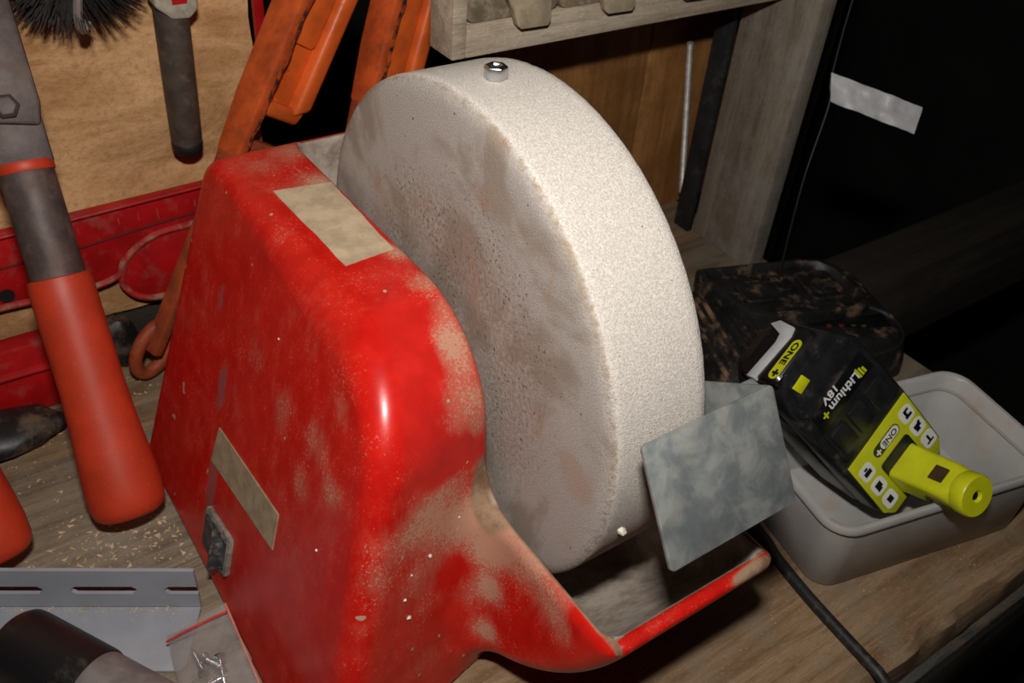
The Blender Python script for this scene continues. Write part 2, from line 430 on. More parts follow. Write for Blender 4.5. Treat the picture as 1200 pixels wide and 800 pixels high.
# dark things in the unlit right background
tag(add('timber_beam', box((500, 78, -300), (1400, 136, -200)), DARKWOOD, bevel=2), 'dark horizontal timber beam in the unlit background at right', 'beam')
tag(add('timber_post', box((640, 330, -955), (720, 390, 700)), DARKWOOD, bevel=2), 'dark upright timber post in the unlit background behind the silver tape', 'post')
tag(add('thin_cord', tube(smooth_path([(448, 136, 132), (420, 119, 73), (391, 97.5, 26), (384, 88, 10), (366, 78, -40), (360, 72, -90), (361, 70, -128)]), .7, 6), TIPB), 'thin dark cord hanging down with silver tape stuck on it', 'cord')
P4 = [Vector(q) for q in ((390, 98, 30), (439, 46, 15), (428, 39, -1), (383, 87, 13))]
V, F = [], []
nu, nvv = 24, 8
nn = (P4[1] - P4[0]).cross(P4[3] - P4[0]).normalized()
for s in (0, 1):
    for i in range(nu + 1):
        for j in range(nvv + 1):
            a, b = i/nu, j/nvv
            q = (P4[0]*(1 - a) + P4[1]*a)*(1 - b) + (P4[3]*(1 - a) + P4[2]*a)*b
            q = q + nn*(1.6*nz(q, .08) + 1.0*nz(q, .2) + s*.6 + 2.5*a*a)
            V.append(q)
n1 = (nu + 1)*(nvv + 1); idx = lambda i, j, s: s*n1 + i*(nvv + 1) + j
for i in range(nu):
    for j in range(nvv):
        F.append((idx(i, j, 0), idx(i + 1, j, 0), idx(i + 1, j + 1, 0), idx(i, j + 1, 0)))
        F.append((idx(i, j, 1), idx(i, j + 1, 1), idx(i + 1, j + 1, 1), idx(i + 1, j, 1)))
for i in range(nu):
    for j in (0, nvv): F.append((idx(i, j, 0), idx(i + 1, j, 0), idx(i + 1, j, 1), idx(i, j, 1)))
for j in range(nvv):
    for i in (0, nu): F.append((idx(i, j, 0), idx(i, j + 1, 0), idx(i, j + 1, 1), idx(i, j, 1)))
tag(add('silver_tape', (V, F), FOIL), 'crumpled strip of shiny silver tape hanging in the dark', 'tape')

# ------------------------------------------------------------------ grinder
def rint(a, b, r):
    u = np.maximum(a + r, 0); v = np.maximum(b + r, 0)
    return np.minimum(np.maximum(a + r, b + r), 0) + np.sqrt(u*u + v*v) - r
def smin(a, b, k):
    h = np.clip(.5 + .5*(b - a)/k, 0, 1)
    return b*(1 - h) + a*h - k*h*(1 - h)
def housing_sdf(x, y, z):
    left = (-56 - .31*(36 - z) - 6*np.clip((100 - y)/150, 0, 1)*np.clip((z + 175)/150, 0, 1) - x)*.955
    right = (x - 112 - .12*(36 - z))*.99
    top = z - 36
    front = (-47 + .10*z - .32*np.maximum(-6 - x, 0) - y)*.94
    back = y - 165 - .05*(36 - z)
    b = rint(top, front, 48); b = rint(b, back, 14); b = rint(b, left, 15 - 8*np.clip((y - 10)/110, 0, 1)); b = rint(b, right, 24)
    b = np.maximum(b, -172 - z)
    r = np.sqrt(y*y + z*z)
    t = rint(r - 168, z + 57, 5)
    t = rint(t, (-12 + .10*(z + 57) - x), 9); t = rint(t, x - 92, 12)
    u = smin(b, t, 26)
    c = rint(rint(r - 160, -7 - x, 7), x - 84, 9)
    return -smin(-u, c, 4)
def surface_nets(fn, lo, hi, h):
    ax = [np.arange(a, b + h, h) for a, b in zip(lo, hi)]
    X, Y, Z = np.meshgrid(*ax, indexing='ij')
    D = fn(X, Y, Z)
    n = D.shape; cs = tuple(k - 1 for k in n)
    ins = D < 0
    acc = np.zeros(cs + (3,)); cnt = np.zeros(cs)
    cor = [(i, j, k) for i in (0, 1) for j in (0, 1) for k in (0, 1)]
    sl = lambda c: tuple(slice(c[a], c[a] + cs[a]) for a in range(3))
    for c in cor:
        for a in range(3):
            if c[a]: continue
            e = list(c); e[a] = 1
            d0, d1 = D[sl(c)], D[sl(e)]
            cr = (d0 < 0) != (d1 < 0)
            t = np.where(cr, d0/np.where(cr, d0 - d1, 1), 0)
            for q in range(3):
                acc[..., q] += np.where(cr, c[q] + (t if q == a else 0), 0)
            cnt += cr
    act = cnt > 0
    ids = -np.ones(cs, int); ids[act] = np.arange(act.sum())
    P = np.stack(np.nonzero(act), 1) + acc[act]/cnt[act][:, None]
    P = P*h + np.array(lo)
    for _ in range(3):
        d = fn(*P.T); e = .4
        gr = np.stack([(fn(*(P + e*o).T) - fn(*(P - e*o).T))/(2*e) for o in np.eye(3)], 1)
        P -= gr*np.clip(d/np.maximum((gr**2).sum(1), .2), -h*.6, h*.6)[:, None]
    F = []
    for a in range(3):
        b, c = (a + 1) % 3, (a + 2) % 3
        s0 = [slice(1, -1)]*3; s1 = [slice(1, -1)]*3
        s0[a] = slice(0, n[a] - 1); s1[a] = slice(1, n[a])
        i0, i1 = ins[tuple(s0)], ins[tuple(s1)]
        cr = np.stack(np.nonzero(i0 != i1), 1)
        fl_ = i0[tuple(cr.T)]
        g0 = cr.copy(); g0[:, b] += 1; g0[:, c] += 1
        q = []
        for db, dc in ((-1, -1), (0, -1), (0, 0), (-1, 0)):
            w = g0.copy(); w[:, b] += db; w[:, c] += dc
            q.append(ids[tuple(w.T)])
        q = np.stack(q, 1)
        q[~fl_] = q[~fl_][:, ::-1]
        F.append(q)
    return P, np.concatenate(F)

grinder = root('wet_grinder', (0, 50, -175), 'dusty red plastic wet grinder with a large upright grey stone wheel', 'grinder')
P, Fq = surface_nets(housing_sdf, (-132, -182, -178), (144, 186, 42), 2.0)
house = add('housing', (P.tolist(), Fq.tolist()), HOUSE, grinder, fix=False, ang=70)
DUST = [(-16, -30, 24, 11, .5), (-21, -41, 15, 14, .35), (-13, -47, 1, 8, .4), (-25, -61, -59, 14, .75), (-48, -64, -36, 14, .5), (-65, -70, -43, 12, .3), (-18, -76, -99, 9, .8), (-18, -70, -80, 10, .7), (-14, -77, -68, 12, .8), (-12, -110, -64, 16, .4), (-21, -80, -128, 7, .8), (-10, -93, -60, 14, .5), (-52, -72, -101, 10, .2), (-79, -73, -54, 9, .3), (-14, -51, -11, 8, .5), (-40, -59, -17, 10, -.9), (-48, -48, 18, 14, -.5), (-35, -65, -86, 6, -1.), (-40, -70, -115, 11, -.7), (-10, -138, -60, 10, -.8), (-23, -54, -20, 8, -.7), (-38, -22, 32, 14, -.5), (-34, -38, 23, 10, -.4), (-16, -104, -101, 5, -.7), (-9, 29, 36, 8, .7), (-11, 2, 36, 8, .5), (-13, 148, 36, 12, .5), (-15, 106, 36, 14, .6), (-12, -15, 32, 7, .4), (-35, 137, 36, 10, .3), (-78, -16, -20, 12, .36), (-82, -40, -30, 9, .34), (-76, 58, -24, 12, .22), (-79, 21, -28, 10, .26), (-69, -26, 10, 10, .2), (-86, -12, -48, 9, .3), (-95, -24, -78, 20, .1), (-87, 76, -63, 16, .12), (-103, 77, -115, 10, .12), (-40, -62, -50, 20, .30), (-30, -60, -30, 12, .25), (-58, -66, -75, 16, .30), (-30, -72, -110, 12, .35), (-28, -50, 2, 12, .25), (-20, -30, 27, 9, .30), (-12, -125, -75, 10, .3), (-55, -70, -125, 16, .25)]
dust = np.zeros(len(P))
for x, y, z, r, a in DUST:
    dust += a*np.exp(-((P - np.array((x, y, z)))**2).sum(1)/(r*r))
rr = np.hypot(P[:, 1], P[:, 2])
slur = ((P[:, 0] > -6.4) & (P[:, 0] < 86) & (rr < 160.9)).astype(float)
slur = np.maximum(slur, np.exp(-((P - np.array((-8, -62, -48)))**2/np.array((210, 260, 950))).sum(1)))
slur = np.maximum(slur, .60*np.exp(-((P[:, 0] + 7.5)**2)/7)*(P[:, 1] < -60)*(P[:, 2] > -62)); slur = np.maximum(slur, .75*np.exp(-((P - np.array((78, -156, -57)))**2/np.array((700, 40, 40))).sum(1)))
scuff = np.zeros(len(P))
for x, y, z, r in ((-74, 112, -23, 9), (-85, 90, -56, 8), (-90, 89, -70, 9), (-100, 80, -104, 10), (-105, 77, -120, 10), (-110, 74, -137, 10)):
    scuff += .8*np.exp(-((P - np.array((x, y, z)))**2/np.array((r*r*2, r*r*.5, r*r*2.2))).sum(1))
for nm, arr in (('dust', dust), ('slurry', slur), ('scuff', scuff)):
    at = house.data.attributes.new(nm, 'FLOAT', 'POINT')
    at.data.foreach_set('value', arr.astype(np.float32))
for x, y in ((-95, -30), (-95, 145), (105, -20), (105, 145)):
    add('rubber_foot', lathe([(0, 8), (3.2, 8)], (x, y, -175), (0, 0, 1), 16), TIPB, grinder)
add('axle', lathe([(0, 8), (124, 8)], (-30, 0, 0), (1, 0, 0), 20), ZINC, grinder)

# stone wheel
prof = [(0, 8), (0, 30), (0, 55), (0, 75), (0, 92), (0, 104), (0, 112), (0, 116.5), (.15, 119.5), (.7, 122), (1.5, 123.7), (2.6, 124.6), (4, 125)]
prof += [(x, 125) for x in range(7, 48, 3)] + [(49.5, 124.6), (51.2, 123), (52, 121), (52, 100), (52, 60), (52, 8)]
seg = 300; V = []; F = []
for k in range(seg):
    t = 2*math.pi*k/seg
    for i, (x, r) in enumerate(prof):
        w = 0.; dx = 0.
        if r > 119:
            e = max(0, 1 - abs(x - 2)/3.) + max(0, 1 - abs(x - 50)/3)
            w = .10*nz((x*3, r*math.cos(t), r*math.sin(t)), .5) - e*(.45*max(0, nz((x, 125*math.cos(t), 125*math.sin(t)), .16)) + .22*abs(nz((x, 125*math.cos(t), 125*math.sin(t)), .6)))
        V.append((x, (r + w)*math.cos(t), (r + w)*math.sin(t)))
n = len(prof)
for k in range(seg):
    k2 = (k + 1) % seg
    for i in range(n - 1): F.append((k*n + i, k*n + i + 1, k2*n + i + 1, k2*n + i))
    F.append((k*n + n - 1, k*n, k2*n, k2*n + n - 1))
add('grinding_wheel', (V, F), STONE, grinder, ang=50)['label'] = 'thick grey abrasive stone wheel with a ragged brown-stained edge'

# labels stuck on the housing
def ragged(pts, amp, n=10):
    out = []
    for i in range(len(pts)):
        a, b = Vector(pts[i]), Vector(pts[(i + 1) % len(pts)])
        for k in range(n):
            q = a + (b - a)*k/n
            if k: q = q + Vector((nz((q.x, q.y, i*9), .25), nz((q.y, q.x, i*7), .25)))*amp
            out.append((q.x, q.y))
    return out
add('label', prism(ragged([(-40, 109), (-38, 30), (-11.5, 32.5), (-9.5, 104)], .7), (0, 0, 35.7), (1, 0, 0), (0, 1, 0), (0, 0, 1), 0, .7), STICK, grinder)['label'] = 'dusty tan paper label on top of the housing'
up = nv((.31, 0, 1)); nl = nv((-1, 0, .31)); fy = Vector((0, 1, 0))
def onleft(y, z):     # a point of the sloping left face
    x = -56 - .31*(36 - z) - 6*min(1, max(0, (100 - y)/150))*min(1, max(0, (z + 175)/150))
    return Vector((x, y, z))
q4 = [onleft(82, -84), onleft(1, -76), onleft(-1, -97), onleft(83, -107)]
add('label', loft([[q - nl*.4 for q in q4], [q + nl*.6 for q in q4]]), STICK2, grinder)['label'] = 'plain tan tape strip on the left side of the housing'
sa, sb = onleft(73, -130), onleft(39, -126); sd_, sc_ = onleft(70, -156), onleft(38, -152)
ctr = (sa + sb + sc_ + sd_)/4
ux = ((sb - sa) + (sc_ - sd_)).normalized(); uy = nl.cross(ux).normalized(); un = ux.cross(uy)
if un.dot(nl) < 0: un = -un
if uy.z < 0: uy = -uy
swt = add('switch', prism(rrect(-17.5, 17.5, -13, 13, 2.5), ctr, ux, uy, un, -1, 2.6), SWG, grinder, bevel=.5)
add('switch_well', prism(rrect(-14.5, 14.5, -10, 10, 1.5), ctr, ux, uy, un, 2.4, 3.6), SWB, swt, bevel=.3)
add('rocker', loft([[ctr + ux*a + uy*b + un*c for b in (-8.5, 8.5)] + [ctr + ux*a + uy*b + un*3 for b in (8.5, -8.5)] for a, c in ((-13, 4.2), (-9, 4.4), (0, 5.2), (6, 8.2), (13, 11.5))]), SWB, swt, bevel=.5)

# folded galvanised tool rest in front of the wheel
tl = Vector((1, -133, 40)); dn = nv((0, -28.5, -44)); pn = Vector((1, 0, 0)).cross(dn).normalized()
if pn.y > 0: pn = -pn
rest = add('tool_rest', prism(rrect(0, 71, 0, 52, 2.2, 3), tl, (1, 0, 0), dn, pn, 0, 1.8), GALV, grinder, bevel=.35)
rest['label'] = 'folded galvanised steel tool rest plate before the wheel'
fa = tl + Vector((71, 0, 0))
fl_o = [fa + dn*.5, fa + dn*51, fa + dn*51 + Vector((0, 12, -9)), Vector((72, -92, -12)), Vector((72, -94, 13)), Vector((72, -104, 19.5))]
add('side_flange', loft([[q + Vector((-1.8, 0, 0)) for q in fl_o], fl_o]), GALV, rest, bevel=.3)
add('support_arm', box((72.2, -122, -60), (84, -116, 26)), GALV, rest, bevel=1.5)
add('support_arm', box((72.2, -116, -60), (75, -60, -20)), GALV, rest, bevel=.5)

# nut and chip lying on the wheel
o3 = Vector((24.4, 7.6, 124.9)); ax3 = nv((0, 7.6, 125))
prof = [(0, 4.6), (.4, 5.2), (5.2, 5.2), (5.8, 4.6)]
hx = loft([[o3 + q for q in ring] for ring in [[(Vector((1, 0, 0))*math.cos(a) + Vector((0, 1, -.06)).normalized()*math.sin(a))*r + ax3*s for a in [math.pi/3*k + .35 for k in range(6)]] for s, r in prof + [(5.8, 2.9), (5.0, 2.5), (.3, 2.5)]]], True, True)
nut = add('hex_nut', hx, ZINC, ang=20, bevel=.25, seg=2)
tag(nut, 'small shiny zinc hex nut resting on top of the stone wheel', 'nut')
def lump(c, r, seed, flat=1.):
    bm = bmesh.new(); bmesh.ops.create_icosphere(bm, subdivisions=1, radius=1)
    v = [Vector(c) + Vector((q.co.x*r, q.co.y*r, q.co.z*r*flat))*(1 + .45*nz(q.co*1.3 + Vector((seed, 0, 0)), 1.)) for q in bm.verts]
    f = [tuple(x.index for x in q.verts) for q in bm.faces]; bm.free(); return v, f
tag(add('stone_chip', lump((13.9, -123.0, -26.5), 2.2, 3), CHIPM), 'tiny pale chip clinging to the lower front of the stone wheel', 'chip')

# ------------------------------------------------------------------ battery
BO = Vector((238.9, -107.5, -90.4)); BK = .965
BU = Vector((-.8033, -.1315, -.5810)); BV = Vector((.5758, -.4209, -.7009)); BN = Vector((-.1524, -.8975, .4138))
BU *= BK; BV *= BK; BN *= BK
def bt(u, v, n): return BO + BU*u + BV*v + BN*n
bat = root('tool_battery', bt(10, 40, -25), 'black and lime-yellow cordless tool battery with a yellow stem, lying in the grey box', 'battery')
out = [(-19, -78), (-5, -85), (20, -85), (29, -76), (33, -62), (34, 0), (34, 44), (27, 60), (-25, 60), (-32, 50), (-33, 0), (-31, -58)]
def bring(n, s=1., vm=60., tp=0): return [bt(u*s, min(v, vm) + (tp if v < -70 else 0), n) for u, v in out]
add('case', loft([bring(-50, .90, 30, 6), bring(-46, .95, 36, 3), bring(-20, 1.0, 58), bring(-18, .97, 58), bring(-16, .97, 59), bring(-14, 1.0, 60), bring(-3, 1.0), bring(-.8, .965), bring(0, .94)]), BATB, bat, bevel=.8)
add('face_panel', prism([(-16, -73), (-4, -79), (17, -79), (24, -72), (27, -58), (28, -4), (-27, -4), (-26, -54)], BO, BU, BV, BN, 0, 1.2), BATB, bat, bevel=.6)
add('label_recess', prism([(-24.5, -53), (-26, -36.5), (26.5, -34.5), (26, -50)], BO, BU, BV, BN, 1.0, 1.7), GLOSSB, bat, bevel=.2)
for u, v in ((27.2, -57), (-21, -66), (-20, -20), (19, -20), (0, -14)):
    add('moulded_boss', lathe([(0, 3.2), (1.2, 3.2), (1.6, 2.4)], bt(u, v, .6), BN, 14), BATB, bat)
for u0, u1 in ((-25, -9), (-6, 8), (11, 25)):
    add('moulded_block', prism(rrect(u0, u1, -29, -9, 2, 3), BO, BU, BV, BN, 1.0, 2.4), BATB, bat, bevel=.5)
add('lettering', text('Lithium', 8.4, bt(-1.0, -43, 1.75), BU, BV, BN, .1, 27, .02), WHITEP, bat)['label'] = 'white word Lithium'
add('lettering', text('+', 9.5, bt(17.5, -43, 1.75), BU, BV, BN, .1, None, .03), LIMEP, bat)['label'] = 'yellow plus sign'
add('lettering', text('18V', 7.2, bt(7, -50.3, 1.75), BU, BV, BN, .1, 12.5, .02), WHITEP, bat)['label'] = 'white characters 18V'
for k in range(3):
    o_ = -15.5 - 2.3*k
    add('bolt_mark', prism([(o_, -46.5 + 1.5*k), (o_ + 1.6, -46.5 + 1.5*k), (o_ + 1.0, -38.5), (o_ - .6, -38.5)], BO, BU, BV, BN, 1.7, 1.85), LIMEP, bat)
add('yellow_tab', prism([(10.5, -69.5), (20.5, -68.5), (22, -76), (12, -77)], BO, BU, BV, BN, .5, 2.2), LIME, bat, bevel=.5)
add('label_plate', prism([(-30.5, -1), (-29.5, 49), (-24, 57.5), (26, 57.5), (32, 49), (30, 0.5)], BO, BU, BV, BN, 0, .9), LIMEP, bat, bevel=.2)
bd = add('badge', prism(rrect(-13.5, 11.5, 7.3, 15.8, 4, 5), BO, BU, BV, BN, .85, 1.15), GLOSSB, bat)
add('badge_panel', prism(rrect(-12.8, 4.6, 8, 15.1, 3.4, 5), BO, BU, BV, BN, 1.1, 1.3), WHITEP, bd)
add('badge_lettering', text('ONE', 6.2, bt(-4.0, 11.5, 1.35), BU, BV, BN, .1, 13.5, .02), GLOSSB, bd)
add('badge_lettering', text('+', 8.0, bt(7.9, 11.9, 1.35), BU, BV, BN, .1, None, .04), WHITEP, bd)
GL = [[(-3.4, 1, 2.2, 3.2), (-.5, -3.4, 1.6, 1.2), (-3, -3.6, 1, -1.8)], [(-3, -2.6, 3, .6), (-1, .6, 2.6, 3), (-3.4, -3.6, -1.2, -2)], [(-3.2, 1.6, 3.2, 3), (-.9, -3.4, .9, 1.7)],
      [(-3.2, -1, 3.0, 2.6), (-1.6, -3.4, 1.2, -1.6)], [(-2.6, -3, 2.6, 1.8), (-1, 1.8, 2.8, 3.4)], [(-2.3, -2.5, 2.1, 2.6)]]
for k, (u, v) in enumerate(((-22.6, 11.6), (-23.2, 26.3), (-23.8, 41.1), (22.1, 14.9), (22.3, 30.5), (22.6, 45.6))):
    ic = add('tool_icon', prism(rrect(u - 5.6, u + 5.6, v - 6, v + 6, 3.2, 4), BO, BU, BV, BN, .85, 1.1), WHITEP, bat)
    add('icon_glyph', join(*[prism([(u + a, v + b), (u + c_, v + b), (u + c_, v + d_), (u + a, v + d_)], BO, BU, BV, BN, 1.05, 1.25) for a, b, c_, d_ in GL[k]]), GLOSSB, ic)
add('stem_collar', prism(rrect(-14.5, 13.5, 21, 58, 2.5, 3), BO, BU, BV, BN, .8, 2.2), BATB, bat, bevel=.5)
SV = 41.0
def sring(n, a, b, r, dv=0): return [bt(u, SV + dv + v, n) for u, v in rrect(-a, a, -b, b, r, 6)]
stem = add('stem', loft([sring(1.5, 13.6, 12, 3), sring(3, 13, 11.6, 3), sring(38, 12.6, 11.4, 4.5), sring(44, 12.6, 11.8, 9)]), LIME, bat, bevel=.3)
add('stem_cap', lathe([(0, 12.4), (1.0, 13.0), (8.5, 13.0), (9.6, 12.2), (9.6, 4.0), (7.5, 3.2)], bt(0, SV, 43.5), BN, 36), LIME, stem)
add('stem_hole', lathe([(0, 2.6), (.5, 2.6)], bt(0, SV, 51.3), BN, 16), GLOSSB, stem)
for a in (.6, 2.5, 4.3):
    add('cap_dimple', lathe([(0, 2.2), (.5, 2.0)], bt(8*math.cos(a), SV + 8*math.sin(a), 52.9), BN, 12), LIME, stem)
add('contact_window', prism(rrect(-5, 5, 27, 37, .6, 2), bt(0, SV - 11.9, 0), BU, BN, BV, -.3, .8), plain('dark_contact', (.05, .025, .01), .5, bump=0), stem)
add('contact_frame', prism(rrect(-6, 6, 26, 38, .8, 2), bt(0, SV - 11.7, 0), BU, BN, BV, .0, .5), LIME, stem)
add('side_latch', prism(rrect(26, 42, -5, 5, 1, 2), bt(12.7, SV + 2, 0), BN, BV, BU, -.2, 1.0), plain('dark_latch', (.08, .07, .01), .5, bump=0), stem)
add('stem_rib', prism(rrect(-2, 2, 3, 12, .6, 2), bt(-12.5, SV - 4, 0), BV, BN, BU, -1.4, .4), LIME, stem)
# end cap with silver trim
def ebt(u, n, d=0.): return bt(u, -85 - d, n)
cap = add('end_cap', loft([[bt(u, -78 - d, n) for u, n in rrect(-14 + s, 27 - s, -36 + s, -2 - s, 5, 4)] for d, s in ((0, 0), (6.5, 0), (8, 1.2))]), GLOSSB, bat)
add('silver_trim', loft([[bt(u, -78 - d, n) for u, n in ((28.5, -18), (-5, -15), (-11, -17), (-13, -31), (-9, -37), (-4, -24), (2, -22.5), (28.5, -25))] for d in (5.5, 9.5)]), SILVER, cap, bevel=.5)
add('cap_badge', loft([[bt(u, -78 - d, n) for u, n in rrect(-4.5, 24.5, -11.2, -3.6, 3.7, 5)] for d in (7.6, 8.35)]), LIMEP, cap)
add('cap_lettering', text('ONE', 6.2, bt(5.8, -86.45, -7.4), BU, BN, -BV, .1, 16.5, .03), GLOSSB, cap)
add('cap_lettering', text('+', 8.5, bt(20.3, -86.45, -7.2), BU, BN, -BV, .1, None, .06), GLOSSB, cap)

# ------------------------------------------------------------------ grey plastic box
E1 = Vector((.976, -.22, 0)); E2 = Vector((.22, .976, 0)); B0 = Vector((177, -135, 0))
def bxr(a0, a1, b0, b1, r, z): return [B0 + E1*a + E2*b + Vector((0, 0, z)) for a, b in rrect(a0, a1, b0, b1, r, 6)]
boxr = root('plastic_box', tuple(B0 + E1*90 + E2*45 + Vector((0, 0, -175))), 'shallow grey translucent plastic box holding the yellow-stemmed battery', 'box')
rings = [bxr(10, 172, 1, 88, 14, -175), bxr(8, 174, -1, 90, 15, -173), bxr(4, 178, -3, 93, 17, -121), bxr(1.5, 180.5, -5.5, 95.5, 18, -120.5), bxr(1, 181, -6, 96, 18, -117), bxr(2, 180, -5, 95, 17.5, -115.2), bxr(4.5, 177.5, -2.5, 92.5, 16.5, -115.2), bxr(5.8, 176.2, -1, 91, 15.5, -117), bxr(10, 172, 1, 88, 13.5, -171), bxr(13, 169, 4, 85, 11, -172.5)]
add('tub', loft(rings), BOXP, boxr, ang=50)
inn = [bxr(8.2, 173.8, .2, 89.8, 14, -127), bxr(8.8, 173.2, .8, 89.2, 14, -127), bxr(8.8, 173.2, .8, 89.2, 14, -124.5), bxr(8.2, 173.8, .2, 89.8, 14, -124.5)]
add('inner_ledge', loft(inn + inn[:1], False, False), BOXP, boxr)

# ------------------------------------------------------------------ charger
RIBD = plain('dusty_vent_rib', (.02, .017, .014), .6, var=.3, vs=60, dust=(.36, .22, .13), da=.5, ds=45, bump=.2)
CX = Vector((.94, -.342, 0)); CY = Vector((.342, .94, 0)); CO = Vector((360, 35, 0))
def ct(a, b, z): return CO + CX*a + CY*b + Vector((0, 0, z))
chg = root('battery_charger', tuple(CO + Vector((0, 0, -175))), 'dusty black battery charger with vent ribs behind the grey box', 'charger')
def cring(a0, a1, b0, b1, r, z): return [ct(a, b, z) for a, b in rrect(a0, a1, b0, b1, r, 6)]
add('body', loft([cring(-94, 70, -50, 62, 16, -175), cring(-94, 72, -52, 63, 18, -170), cring(-88, 72, -51, 63, 20, -158), cring(-56, 70, -44, 61, 22, -141), cring(-50, 66, -38, 58, 20, -138)]), BLACKC, chg, ang=30)
dk = [(-72, 59), (20, 61), (42, 57), (52, 44), (57, 4), (50, -8), (36, -13), (-42, -10), (-54, -2), (-66, 24), (-75, 48)]
def shr(s, cx=-6, cy=26): return [(cx + (a - cx)*s, cy + (b - cy)*s) for a, b in dk]
add('deck', loft([[ct(a, b, z) for a, b in shr(s)] for s, z in ((.99, -146), (1., -133), (.985, -130), (.90, -129.5), (.86, -132), (.84, -135))]), BLACKC, chg, ang=35)
for a0, a1, b0, b1, h in ((-48, -20, 12, 40, -132), (8, 40, 6, 44, -131), (-14, 2, 24, 46, -132.5), (14, 34, 12, 30, -129.6)):
    add('deck_block', loft([cring(a0, a1, b0, b1, 5, -138), cring(a0, a1, b0, b1, 5, h - 1), cring(a0 + 1.2, a1 - 1.2, b0 + 1.2, b1 - 1.2, 4, h)]), BLACKC, chg)
for k in range(6):
    a = -56 - k*6.0; z = -140.5 - k*3.1
    pts = [ct(a + 8 - k, 50, z + 1.0), ct(a + 3, 34, z + 1.6), ct(a + 1, 5, z + 1.8), ct(a, -30, z + .8), ct(a + 3, -44, z - 3)]
    add('vent_rib', tube(smooth_path(pts, 4), 2.0, 6), RIBD if k > 2 else BLACKC, chg)
add('display_panel', loft([[ct(a, b, z) for a, b, z in ((-20, -14, -139.5 + d), (58, -14, -137 + d), (60, -32, -140 + d), (46, -42, -143 + d), (-10, -42, -143 + d))] for d in (-2, 1.6)]), GLOSSB, chg, bevel=.8)
for k, (a, b, mt) in enumerate(((8, -20, LED_R), (18, -21, LED_R), (28, -22, LED_G), (36, -24, LED_G))):
    add('indicator', lathe([(0, 2.4), (2., 2.2)], ct(a, b, -139.5), (0, 0, 1), 10), mt, chg)
add('front_lip', tube(smooth_path([ct(52, -4, -136), ct(64, -14, -138), ct(66, -34, -143), ct(54, -44, -147), ct(34, -46, -150)]), 2.5, 8), BLACKC, chg)

# power cord
tag(add('power_cord', tube(smooth_path([(150, 150, -170), (185, 60, -170), (188, -30, -170), (186, -88, -171), (181, -107, -171), (177, -128, -171), (174, -150, -171), (171, -182, -171), (170, -196, -171.5), (169.5, -204, -178), (169, -208, -200), (168, -209, -260)]), 3.7, 14), CORD), 'thick black power cord running over the bench edge beside the box', 'cord')

# ------------------------------------------------------------------ drawer cabinet
cab = root('drawer_cabinet', (260, 192, 59), 'dusty wooden small-parts drawer cabinet above the stone wheel', 'cabinet')
add('side_panel', box((105, 170, 59), (115, 197, 150)), CABW, cab, bevel=.8)
add('side_panel', box((399, 170, 59), (409, 197, 150)), CABW, cab, bevel=.8)
add('bottom_rail', box((115.2, 170, 59), (398.8, 197, 79)), CABW, cab, bevel=.8)
add('top_rail', box((115.2, 170, 140), (398.8, 197, 150)), CABW, cab, bevel=.8)
add('back_panel', box((115.2, 194, 79.3), (398.8, 197, 139.7)), CABW, cab)
for i in range(4):
    x0 = 116 + i*70.8
    dwr = add('drawer', prism(rrect(x0, x0 + 69.5, 79.3, 134, 6, 4), (0, 172, 0), (1, 0, 0), (0, 0, 1), (0, 1, 0), 0, 20), DRAWER, cab, bevel=1.2)
    xc = x0 + 45
    pr_ = [(-31, 134), (-31, 98), (-25, 97), (-19, 93), (-15, 86), (-12.5, 77), (-10, 74.5), (11, 74), (13.5, 77), (14, 92), (14, 134)]
    add('drawer_pull', loft([[(xc + a, y + (0 if b > 98 else -4*(1 - (b - 74)/24)), b) for a, b in pr_] for y in (172.4, 168.2, 166.6)]), PULL, dwr, bevel=.8)

# ------------------------------------------------------------------ tools at the left
# bolt cutters: two tubular handles with rubber grips leaning on the board
bc = root('bolt_cutters', (-143, 110, -175), 'long-handled bolt cutters with orange-red grips leaning on the backing board', 'bolt cutters')
def handle(o, d, first):
    d = nv(d); o = Vector(o)
    sub = add('handle_tube', lathe([(120, 14.2), (250, 14.8), (262, 14.5)] if not first else [(120, 14.8), (206, 14.4)], o, d, 24), DKSTEEL, bc)
    add('grip', lathe([(0, 13), (.8, 17), (3, 19.8), (8, 21.2), (18, 21.6), (34, 20.6), (55, 18.8), (80, 17.8), (105, 17.6), (125, 17.6), (140, 17.4), (144, 16.6), (144.5, 15)], o, d, 32), GRIP, bc)
    return d
dA = handle((-145, 112, -155), (8, 128, 205), True)
dB = handle((-217, 117, -155), (-12, 128, 210), False)
oA = Vector((-145, 112, -155))
add('orange_band', lathe([(203, 14.9), (204, 15.3), (207.5, 15.3), (208.5, 14.9)], oA, dA, 24), GRIP, bc)
fx, fy_, fz = frame(dA)
pa = [(-15, 196), (15, 196), (15, 270), (11, 282), (-12, 300), (-15, 300)]
pn2 = nv(Vector(CAM)*1000 - Vector((0, 0, BZ)) - (oA + dA*230)); sx_ = dA.cross(pn2).normalized(); pn2 = sx_.cross(dA)
add('pivot_plate', prism([(-16, 232), (14, 226), (17, 238), (17, 306), (-17, 306)], oA, sx_, dA, pn2, -8, 9), DKSTEEL, bc, bevel=2)
add('fork_plate', prism([(-15.5, 206), (15.5, 206), (15.5, 262), (-15.5, 262)], oA, sx_, dA, pn2, -10, 6), DKSTEEL, bc, bevel=2)
bl_ = oA + dA*238 + sx_*(0) + pn2*9
add('pivot_bolt', lathe([(0, 7), (2.5, 7), (4, 5)], bl_, pn2, 6), DKSTEEL, bc, bevel=.4)
add('cutter_head', prism([(-20, 300), (18, 300), (10, 322), (-40, 326), (-84, 322), (-96, 310), (-84, 296), (-50, 296)], oA, sx_, dA, pn2, -9, 7), DKSTEEL, bc, bevel=2)
oB = Vector((-217, 117, -155))
